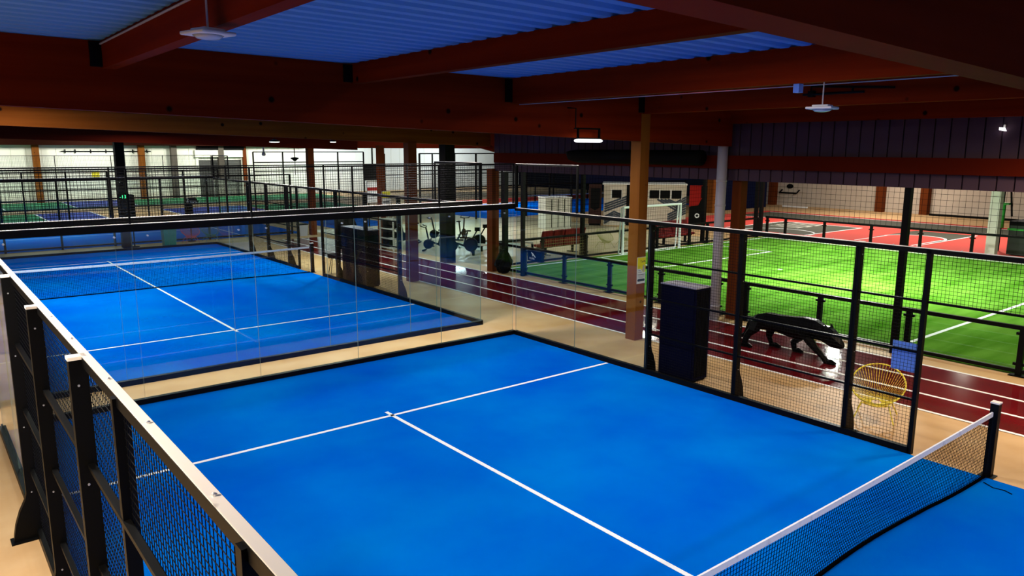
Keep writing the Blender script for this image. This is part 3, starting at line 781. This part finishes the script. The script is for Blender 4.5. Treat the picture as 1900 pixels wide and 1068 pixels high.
obj('shade', MB().lathe([(.05, -.10), (.13, -.06), (.14, -.02), (.24, .03), (.22, .09), (.06, .12)], 18), 'dark', t, True)
obj('stem', MB().tube([(0, 0, .12), (0, 0, 2.99)], .03, 8).tube([(0, 0, -.1), (0, 0, -.9)], .02, 6), 'dark', t)
o = obj('junction_box', MB().box(-.05, .05, -.04, .04, 0, .11), 'blue'); o.location = (8.28, -7.92, 5.01); tag(o, 'small blue box under the roof beam near the unlit flat lamp', 'box')
mb = MB().tube([(8.41, -11.6, 5.105), (8.41, -2.1, 5.105)], .008, 6)
tag(obj('cable', mb, 'galv'), 'thin pale cable clipped along the bottom of a roof beam', 'cable')
mb = MB().tube([(1.36, -11.6, 5.60), (1.36, -2.2, 5.60)], .012, 6)
tag(obj('cable', mb, 'galv'), 'pale conduit along the top of the leftmost roof beam', 'cable')
mb = MB().tube([(11.78, -5.9, 5.24), (11.78, -7.0, 5.24)], .022, 6).tube([(11.78, -6.05, 5.24), (11.78, -6.05, 5.38), (11.78, -7.5, 5.28)], .02, 6).tube([(11.78, -6.80, 5.24), (11.78, -6.80, 5.33)], .02, 6).box(11.76, 11.85, -6.1, -6.0, 5.2, 5.3)
tag(obj('beam_bracket', mb, 'steel'), 'black steel bracket on the side of a beam behind the unlit flat lamp', 'bracket')
mb = MB().tube([(15.2, 12.2, 5.0), (15.6, 8.1, 4.25)], .09, 8).tube([(15.9, 9.9, 5.0), (15.6, 8.2, 4.3)], .05, 8)
tag(obj('roof_brace', mb, 'woody'), 'slanting roof brace above the gym near the dark post', 'brace')

# ------------------------------------------------------------------ third court fence, far fences
def plain_fence(name, label, loc, rz, L, step, z1, rails, mesh=(0.1, 3.0, .07), w=.08, m='steel', r=.004):
    t = thing(name, label, 'fence', loc, rz)
    n = int(round(L / step))
    for i in range(n + 1): obj('fence_post', MB().box(i * step - w / 2, i * step + w / 2, -.04, .05, 0, z1), m, t)
    for z in rails: obj('rail', MB().box(0, L, -.03, .03, z - .035, z + .035), m, t)
    if mesh:
        for i in range(n): obj('mesh_panel', mesh_panel(i * step, (i + 1) * step, mesh[0], mesh[1], mesh[2], r), 'wire', t)
    return t
plain_fence('padel_side_fence', 'black mesh fence of the third court, behind the walkway with the string chairs', (-3.9, 23.4, 0), 0, 18.3, 2.0333, 3.0, (.1, 1.05, 2.08, 2.97), (1.05, 2.97, .08))
plain_fence('padel_side_fence', 'black mesh fence on the back side of the third court', (-3.9, 33.5, 0), 0, 18, 2.0, 3.0, (1.0, 2.0, 2.97), (1.0, 2.97, .1))
plain_fence('padel_fence', 'tall black padel fence before the white wall right of the roller door', (17.8, 37.6, 0), 0, 8.2, 2.05, 4.0, (2.7, 3.3, 4.0), (.1, 3.3, .12))
plain_fence('padel_fence', 'tall black padel fence with bluish light behind the gym lockers', (22.6, 24.35, 0), 0, 24, 2.0, 4.0, (2.0, 3.0, 3.98), (1.2, 3.0, .08))
plain_fence('padel_fence', 'black padel fence on the back side of the court behind the lockers', (26, 34.5, 0), 0, 22, 2.0, 3.9, (1.2, 2.4, 3.0), (1.0, 3.0, .12))
padel_t = dup(n0, (35.0, 29.5, 0), -.06, 'white-taped net on the bluish court behind the gym lockers')
# green bin, scoreboard, signs in the walkway
t = thing('waste_bin', 'teal green bin behind the far glass wall', 'bin', (8.18, 22.12, 0))
obj('body', MB().hexa([(-.24, -.2, 0), (.24, -.2, 0), (.24, .2, 0), (-.24, .2, 0), (-.28, -.24, .86), (.28, -.24, .86), (.28, .24, .86), (-.28, .24, .86)]), 'teal', t)
obj('lid', MB().box(-.30, .30, -.26, .26, .86, .93), 'teal', t, bevel=.02)
t = thing('scoreboard', 'small black scoreboard with green digits on the dark post', 'scoreboard', (6.55, 22.34, 2.08))
obj('case', MB().box(-.22, .22, 0, .02, 0, .24), 'dark', t)
text('digits', '-13-', .20, t, 'led', (0, -.006, .12), (PI / 2, 0, 0))
t = thing('speaker_box', 'tall black box beside the scoreboard post', 'speaker', (6.86, 22.55, 0))
obj('body', MB().box(-.11, .11, -.15, .15, 1.3, 2.28), 'dark', t, bevel=.01)
obj('stand', MB().tube([(0, 0, 0), (0, 0, 1.3)], .03).lathe([(.2, 0), (.2, .03)], 14), 'dark', t)
t = thing('court_sign', 'black sign with a white figure two on a pole behind the far glass wall', 'sign', (9.45, 23.2, 0))
obj('board', MB().prism([(-.18, 1.68), (.36, 1.70), (.40, 1.82), (.28, 2.03), (-.18, 2.03)], -.02, .06, 'y'), 'dark', t)
obj('stem', MB().lathe([(.18, 0), (.18, .03), (.03, .05)], 14).box(-.14, .14, -.03, .10, 1.15, 1.68).tube([(0, .03, 0), (0, .03, 1.2)], .03), 'dark', t)
text('figure', '2', .26, t, 'postw', (-.08, -.024, 1.89), (PI / 2, 0, 0)); text('lettering', 'TECH', .13, t, 'postw', (.20, -.024, 1.78), (PI / 2, 0, 0))
# roller door, wall sign
t = thing('door_1', None, None, (21.6, 56.2, 0)); tag(t, 'grey roller door in a white frame on the back wall', 'door', None, 'structure')
mb = MB()
for k in range(26): mb.box(-1.85, 1.85, -.03 - .015 * (k % 2), 0, k * .123, k * .123 + .11)
obj('shutter', mb, 'shutter', t)
obj('frame', MB().box(-2.2, 2.05, -.35, 0, 3.45, 4.05).box(-2.1, -1.86, -.08, 0, 0, 3.45).box(1.86, 2.05, -.08, 0, 0, 3.45), 'clad', t)
obj('shutter_box', MB().box(-2.0, 2.05, -.45, -.1, 4.08, 4.42), 'dark', t)
o = obj('wall_sign', MB().box(11.35, 11.9, 56.2, 56.24, 1.9, 2.32), 'posty'); tag(o, 'small yellow sign on the white back wall', 'sign')
mb = MB().tube([(9.3, 56.1, 3.95), (15.9, 56.1, 3.95)], .04, 6)
for x in (9.6, 10.3, 11.4, 12.5, 14.5, 15.6): mb.tube([(x, 56.1, 3.8), (x, 56.1, 4.1)], .05, 6)
tag(obj('wall_pipe', mb, 'dark'), 'dark pipe with fittings high on the white back wall', 'pipe')

# ------------------------------------------------------------------ gym and goal end
def bike(label, loc, rz):
    t = thing('exercise_bike', label, 'exercise bike', loc, rz, 'exercise bikes in the gym')
    mb = MB().tube([(-.45, 0, .10), (-.1, 0, .30), (.30, 0, .42), (.45, 0, .12)], .045, 8).tube([(-.12, 0, .30), (-.28, 0, .86)], .035, 8).tube([(.30, 0, .40), (.42, 0, .98)], .035, 8)
    obj('frame', mb, 'steel', t, True)
    obj('flywheel', MB().prism([(.33 + .205 * math.cos(a * PI / 10), .29 + .205 * math.sin(a * PI / 10)) for a in range(20)], -.04, .04, 'y'), 'dark', t)
    obj('saddle', MB().loft([((-.42, 0, .90), (0, .10, 0), (0, 0, .03)), ((-.28, 0, .90), (0, .09, 0), (0, 0, .035)), ((-.12, 0, .89), (0, .03, 0), (0, 0, .025))], 8), 'dark', t, True)
    obj('handlebar', MB().tube([(.62, -.22, 1.08), (.45, -.22, 1.02), (.42, 0, 1.0), (.45, .22, 1.02), (.62, .22, 1.08)], .022, 8), 'steel', t, True)
    for x in (-.45, .50): obj('foot_bar', MB().tube([(x, -.26, .04), (x, .26, .04)], .04, 8), 'steel', t)
    obj('pedal', MB().box(.02, .12, .10, .20, .20, .23).box(.16, .26, -.20, -.10, .38, .41).tube([(.14, -.1, .40), (.07, .12, .21)], .018, 6), 'steel', t)
    return t
b0 = bike('black exercise bike standing alone between two posts, nearest to the track', (16.6, 13.5, 0), 2.3)
dup(b0, (17.2, 12.5, 0), 2.6, 'black exercise bike half hidden behind the thick dark post')
dup(b0, (19.8, 16.2, 0), .6, 'black exercise bike farthest right, on the edge of the green mat')
dup(b0, (18.9, 16.6, 0), 2.4, 'black exercise bike just left of the one by the green mat')
dup(b0, (17.2, 16.6, 0), 2.4, 'black exercise bike mostly hidden by the timber post at the far court')
# weight rack
t = thing('weight_rack', 'grey gym rack with dark boxes and balls beside the track', 'rack', (15.15, 14.72, 0), PI / 2)
mb = MB()
for x in (-.55, .55):
    for y in (-.2, .2): mb.box(x - .025, x + .025, y - .025, y + .025, 0, 1.5)
obj('frame', mb, 'lgrey', t)
for k, z in enumerate((.12, .52, .92, 1.32)):
    obj('shelf', MB().box(-.55, .55, -.22, .22, z, z + .04), 'lgrey', t)
for k, z in enumerate((.16, .56, .96)):
    b = obj('plyo_box', MB().box(-.35, .35, -.15, .19, 0, .30), 'dark', None, bevel=.01); b.location = (15.15, 14.95, z); b.rotation_euler = (0, 0, PI / 2)
    b.scale = (.55, .9, 1)
    tag(b, 'dark box on the %s shelf of the gym rack' % ('bottom', 'middle', 'top')[k], 'box', 'boxes on the gym rack')
for k, z in enumerate((.56, .96)):
    b = obj('medicine_ball', MB().lathe([(.14 * math.sin(PI * i / 10) + .001, -.14 * math.cos(PI * i / 10)) for i in range(11)], 16), 'dark', None, True)
    b.location = (15.15, 14.42, z + .14)
    tag(b, 'black ball on the %s shelf of the gym rack' % ('middle', 'top')[k], 'ball', 'balls on the gym rack')
# rowing machines behind the pitch corner
def rower(label, loc, rz):
    t = thing('rowing_machine', label, 'rowing machine', loc, rz, 'rowing machines by the pitch corner')
    obj('rail', MB().hexa([(-1.2, -.05, .30), (.9, -.05, .38), (.9, .05, .38), (-1.2, .05, .30), (-1.2, -.05, .38), (.9, -.05, .46), (.9, .05, .46), (-1.2, .05, .38)]), 'lgrey', t)
    obj('flywheel_case', MB().prism([(1.1 + .28 * math.cos(a * PI / 9), .42 + .28 * math.sin(a * PI / 9)) for a in range(18)], -.10, .10, 'y'), 'dark', t)
    obj('seat', MB().box(-.4, -.1, -.16, .16, .40, .47), 'dark', t, bevel=.02)
    obj('foot_bar', MB().box(-1.2, -1.12, -.3, .3, 0, .30).box(.95, 1.05, -.3, .3, 0, .2), 'steel', t)
    obj('monitor_arm', MB().tube([(1.05, 0, .65), (.85, 0, 1.0)], .03, 6).box(.72, .95, -.1, .1, .98, 1.12), 'dark', t)
    return t
r0 = rower('pale and black rowing machine behind the pitch corner pole', (18.0, 11.0, 0), 2.5)
dup(r0, (19.0, 11.8, 0), 2.5, 'pale and black rowing machine left of the near red bench')
# red four-seat benches
def bench(label, loc, rz):
    t = thing('seat_bench', label, 'bench', loc, rz)
    obj('beam', MB().box(-1.3, 1.3, -.04, .04, .30, .36), 'steel', t)
    for x in (-.8, .8): obj('leg', MB().box(x - .04, x + .04, -.05, .05, 0, .30).box(x - .05, x + .05, -.28, .28, 0, .04), 'steel', t)
    for k in range(4):
        x = -.96 + k * .64
        obj('seat', MB().box(x - .29, x + .29, -.28, .24, .36, .47), 'red', t, bevel=.04)
        obj('backrest', MB().hexa([(x - .31, -.24, .42), (x + .31, -.24, .42), (x + .31, -.10, .42), (x - .31, -.10, .42), (x - .29, -.36, 1.02), (x + .29, -.36, 1.04), (x + .29, -.24, 1.04), (x - .29, -.24, 1.04)]), 'red', t, bevel=.04)
    return t
bn = bench('dark red four-seat bench seen from behind, left of the goal', (20.25, 9.75, 0), .06)
dup(bn, (26.8, 9.05, 0), PI + .05, 'dark red four-seat bench right of the goal, in front of the striped kiosk')
# gym lockers
t = thing('gym_locker', 'pale gym lockers with dark slots behind the near red bench', 'locker', (26.85, 17.3, 0), -.35)
obj('body', MB().box(-.75, .75, -.35, .75, 0, 1.68), 'lgrey', t)
for k in range(4):
    d = obj('door', MB().box(-.74 + k * .37, -.40 + k * .37, -.375, -.35, .08, 1.65), 'lgrey', t)
    obj('slot', MB().box(-.42 + k * .37, -.39 + k * .37, -.38, -.374, .1, 1.62), 'dark', d)
obj('top_panel', MB().box(-.78, .78, -.39, .78, 1.68, 1.72), 'white', t)
# banner on the pitch fence
t = thing('fence_banner', 'navy banner with a white leaping cat emblem on the pitch fence', 'banner', (15.60, 5.9, .55))
obj('cloth', MB().box(-.012, 0, -.38, .31, 0, .35), 'navyp', t)
mb = MB().prism([(.12, .30), (.02, .26), (-.05, .20), (-.13, .13), (-.08, .13), (.02, .19), (.06, .15), (.06, .21), (.12, .27)], -.016, -.012, 'x'); obj('emblem', mb, 'postw', t)
text('lettering', 'PUMA', .10, t, 'postw', (-.014, .08, .08), (PI / 2, 0, -PI / 2))

# striped kiosk, oriented along (30.33,17.13) -> (33.5,13.8)
ang = math.atan2(13.8 - 17.13, 33.5 - 30.33)
t = thing('striped_kiosk', 'pale kiosk with black diagonal stripes and dark windows behind the goal', 'kiosk', (30.33, 17.13, 0), ang)
L = 4.6
obj('body', MB().box(0, L, 0, 2.2, 0, 2.30), 'beigew', t)
obj('roof', MB().box(-.08, L + .04, -.06, 2.3, 2.30, 2.37), 'white', t)
for k, x in enumerate((.45, 1.55, 2.55, 3.15, 3.78)):
    w = obj('window', MB().box(x, x + .55, -.02, 0, 1.55, 2.0), 'dark', t)
    obj('window_frame', MB().box(x - .03, x, -.03, 0, 1.5, 2.05).box(x + .55, x + .58, -.03, 0, 1.5, 2.05), 'white', w)
obj('post_strip', MB().box(1.28, 1.45, -.03, 0, 0, 2.3), 'dark', t)
mb = MB()
def stripe(p, q, w=.05):
    d = Vector((q[0] - p[0], q[1] - p[1])).normalized(); nn = Vector((-d.y, d.x)) * w
    mb.prism([(p[0] - nn.x, p[1] - nn.y), (q[0] - nn.x, q[1] - nn.y), (q[0] + nn.x, q[1] + nn.y), (p[0] + nn.x, p[1] + nn.y)], -.006, 0, 'y')
for k in range(4):
    stripe((.05, .78 + k * .13), (1.9, 1.22 + k * .13 + .25)); stripe((.05, .10 + k * .12), (.6, .42 + k * .12)); stripe((.6, .42 + k * .12), (1.5, .02 + k * .12))
    stripe((3.0 + k * .2, 1.5), (4.4, .70 + k * .16)); stripe((3.6, .25 + k * .13), (4.6, .75 + k * .13)); stripe((4.05, .95 + k * .13), (4.6, 1.25 + k * .13))
obj('stripe', mb, 'ink', t)
t2 = thing('banner_panel', 'dark hanging banner at the left end of the striped kiosk', 'banner', (29.70, 17.55, 0), ang)
obj('panel', MB().box(-.1, .62, -.10, -.06, .1, 2.32), 'brown', t2); obj('print', MB().prism([(0, 1.0), (.26, .85), (.52, 1.0), (.56, 2.1), (0, 2.1)], -.105, -.10, 'y'), 'dark', t2); obj('foot', MB().box(-.05, .6, -.2, .05, 0, .1), 'dark', t2)
t2 = thing('banner_panel', 'red and black banner at the right end of the striped kiosk', 'banner', (33.62, 13.68, 0), ang)
obj('panel', MB().box(0, .95, -.10, -.06, .1, 2.30), 'redp', t2)
obj('print', MB().prism([(.0, .12), (.95, .12), (.95, 1.9), (.65, 1.55), (.5, 1.2), (.1, 1.15), (0, 1.1)], -.105, -.10, 'y').box(.62, .95, -.105, -.10, 1.6, 2.28), 'dark', t2)
disc(mb2 := MB(), .45, .62, .13, 0, 2 * PI, 0, .006, 20, .07); mb2.v = [(x, -.105 - z, y) for x, y, z in mb2.v]; obj('emblem', mb2, 'postw', t2)
obj('foot', MB().box(.1, .85, -.2, .05, 0, .1), 'dark', t2)

# right-hand side: bin, green pole, wall bench, wall bracket
t = thing('skip_container', 'big dark container with a green rim at the right edge', 'container', (36.0, -3.35, 0))
obj('body', MB().box(-1.3, 2.0, -2.6, 1.45, .05, 1.25), 'dgreen', t)
obj('rim', MB().box(-1.34, 2.04, -2.64, 1.49, 1.05, 1.13), 'greenp', t)
obj('lid', MB().box(-1.3, 2.0, -2.6, 1.45, 1.25, 1.42), 'dark', t)
t = thing('sport_post', 'green padded post with slanting black straps by the thick pale post', 'post', (36.0, -1.15, 0))
obj('pad', MB().tube([(0, 0, 1.0), (0, 0, 2.05)], .12, 12), 'greenp', t, True)
obj('pole', MB().tube([(0, 0, 0), (0, 0, 4.0)], .05, 8), 'dark', t)
obj('crossbar', MB().box(-.1, .1, -.25, .25, 2.0, 2.08), 'greenp', t)
obj('strap', MB().tube([(.1, -.05, 4.0), (.1, -.35, 1.5)], .04, 6), 'dark', t)
tag(obj('floor_board', MB().box(51.45, 51.62, 16.9, 18.9, 0, .10), 'line'), 'long white board lying along the foot of the beige wall', 'board')
tag(obj('wall_bracket', MB().tube([(52.98, 19.95, 1.20), (52.6, 19.95, .98), (52.6, 18.5, .98), (52.98, 18.5, 1.20)], .06, 8), 'dark'), 'dark tube bracket on the beige wall', 'bracket')
o = obj('wall_emblem', MB().prism([(19.3 + .28 * math.cos(a * PI / 8), 1.48 + .18 * math.sin(a * PI / 8)) for a in range(16)], 52.96, 52.99, 'x'), 'dark'); tag(o, 'small dark emblem above the tube bracket on the beige wall', 'emblem')
mb = MB().box(52.3, 52.5, 3.2, 8.6, 0, .13)
tag(obj('floor_rail', mb, 'dark'), 'dark low rail along the foot of the beige wall', 'rail')
# red dividers behind the bluish court
struct('wall_low', MB().box(29, 48, 35.2, 35.3, 0, .3), 'coral', 'low reddish strip behind the bluish court', 'wall')

# small things between the courts and the back hall
t = thing('waste_bin', 'grey bin standing by the reddish post at the end of the track', 'bin', (14.45, 22.25, 0))
obj('body', MB().hexa([(-.18, -.16, 0), (.18, -.16, 0), (.18, .16, 0), (-.18, .16, 0), (-.22, -.19, .55), (.22, -.19, .55), (.22, .19, .55), (-.22, .19, .55)]), 'galv', t)
obj('rim', MB().box(-.235, .235, -.205, .205, .55, .59), 'dark', t)
t = thing('hanging_screen', 'black screen hanging over the gym edge above a pale notice', 'screen', (19.4, 24.05, 2.56))
obj('panel', MB().box(-.53, .50, -.04, .04, 0, .86), 'dark', t)
obj('arm', MB().box(-.04, .04, -.02, .02, .86, 1.76), 'steel', t)
t = thing('notice_board', 'pale board with a red band under the black hanging screen', 'board', (19.48, 24.22, 0))
obj('panel', MB().box(-.36, .36, -.03, .03, 1.33, 2.50), 'postw', t)
obj('band', MB().box(-.36, .36, -.036, -.03, 1.98, 2.16), 'redp', t)
obj('foot', MB().box(-.3, -.26, -.03, .03, 0, 1.33).box(.26, .3, -.03, .03, 0, 1.33), 'steel', t)
t = thing('poster', 'yellow and white poster on the dark post beside the gym rack', 'poster', (15.22, 15.24, 1.93))
obj('sheet', MB().box(-.17, .24, -.006, 0, 0, .56), 'postw', t)
obj('yellow_field', MB().box(-.155, .225, -.009, -.006, .27, .545), 'posty', t)
obj('print_line', MB().box(-.12, .18, -.009, -.006, .08, .13), 'ink', t)
t = thing('siding_glint', 'tiny white reflection on the grey siding at the far right', 'lamp', (15.26, -7.95, 4.64))  # glowing wedge added to stand for a small reflection, no lamp here
obj('glint', MB().prism([(-.04, 0), (.05, .02), (.05, .07), (-.01, .06)], -.12, 0, 'x'), 'lampon', t)
obj('arm', MB().box(-.02, .02, -.015, .015, .06, .12), 'white', t)
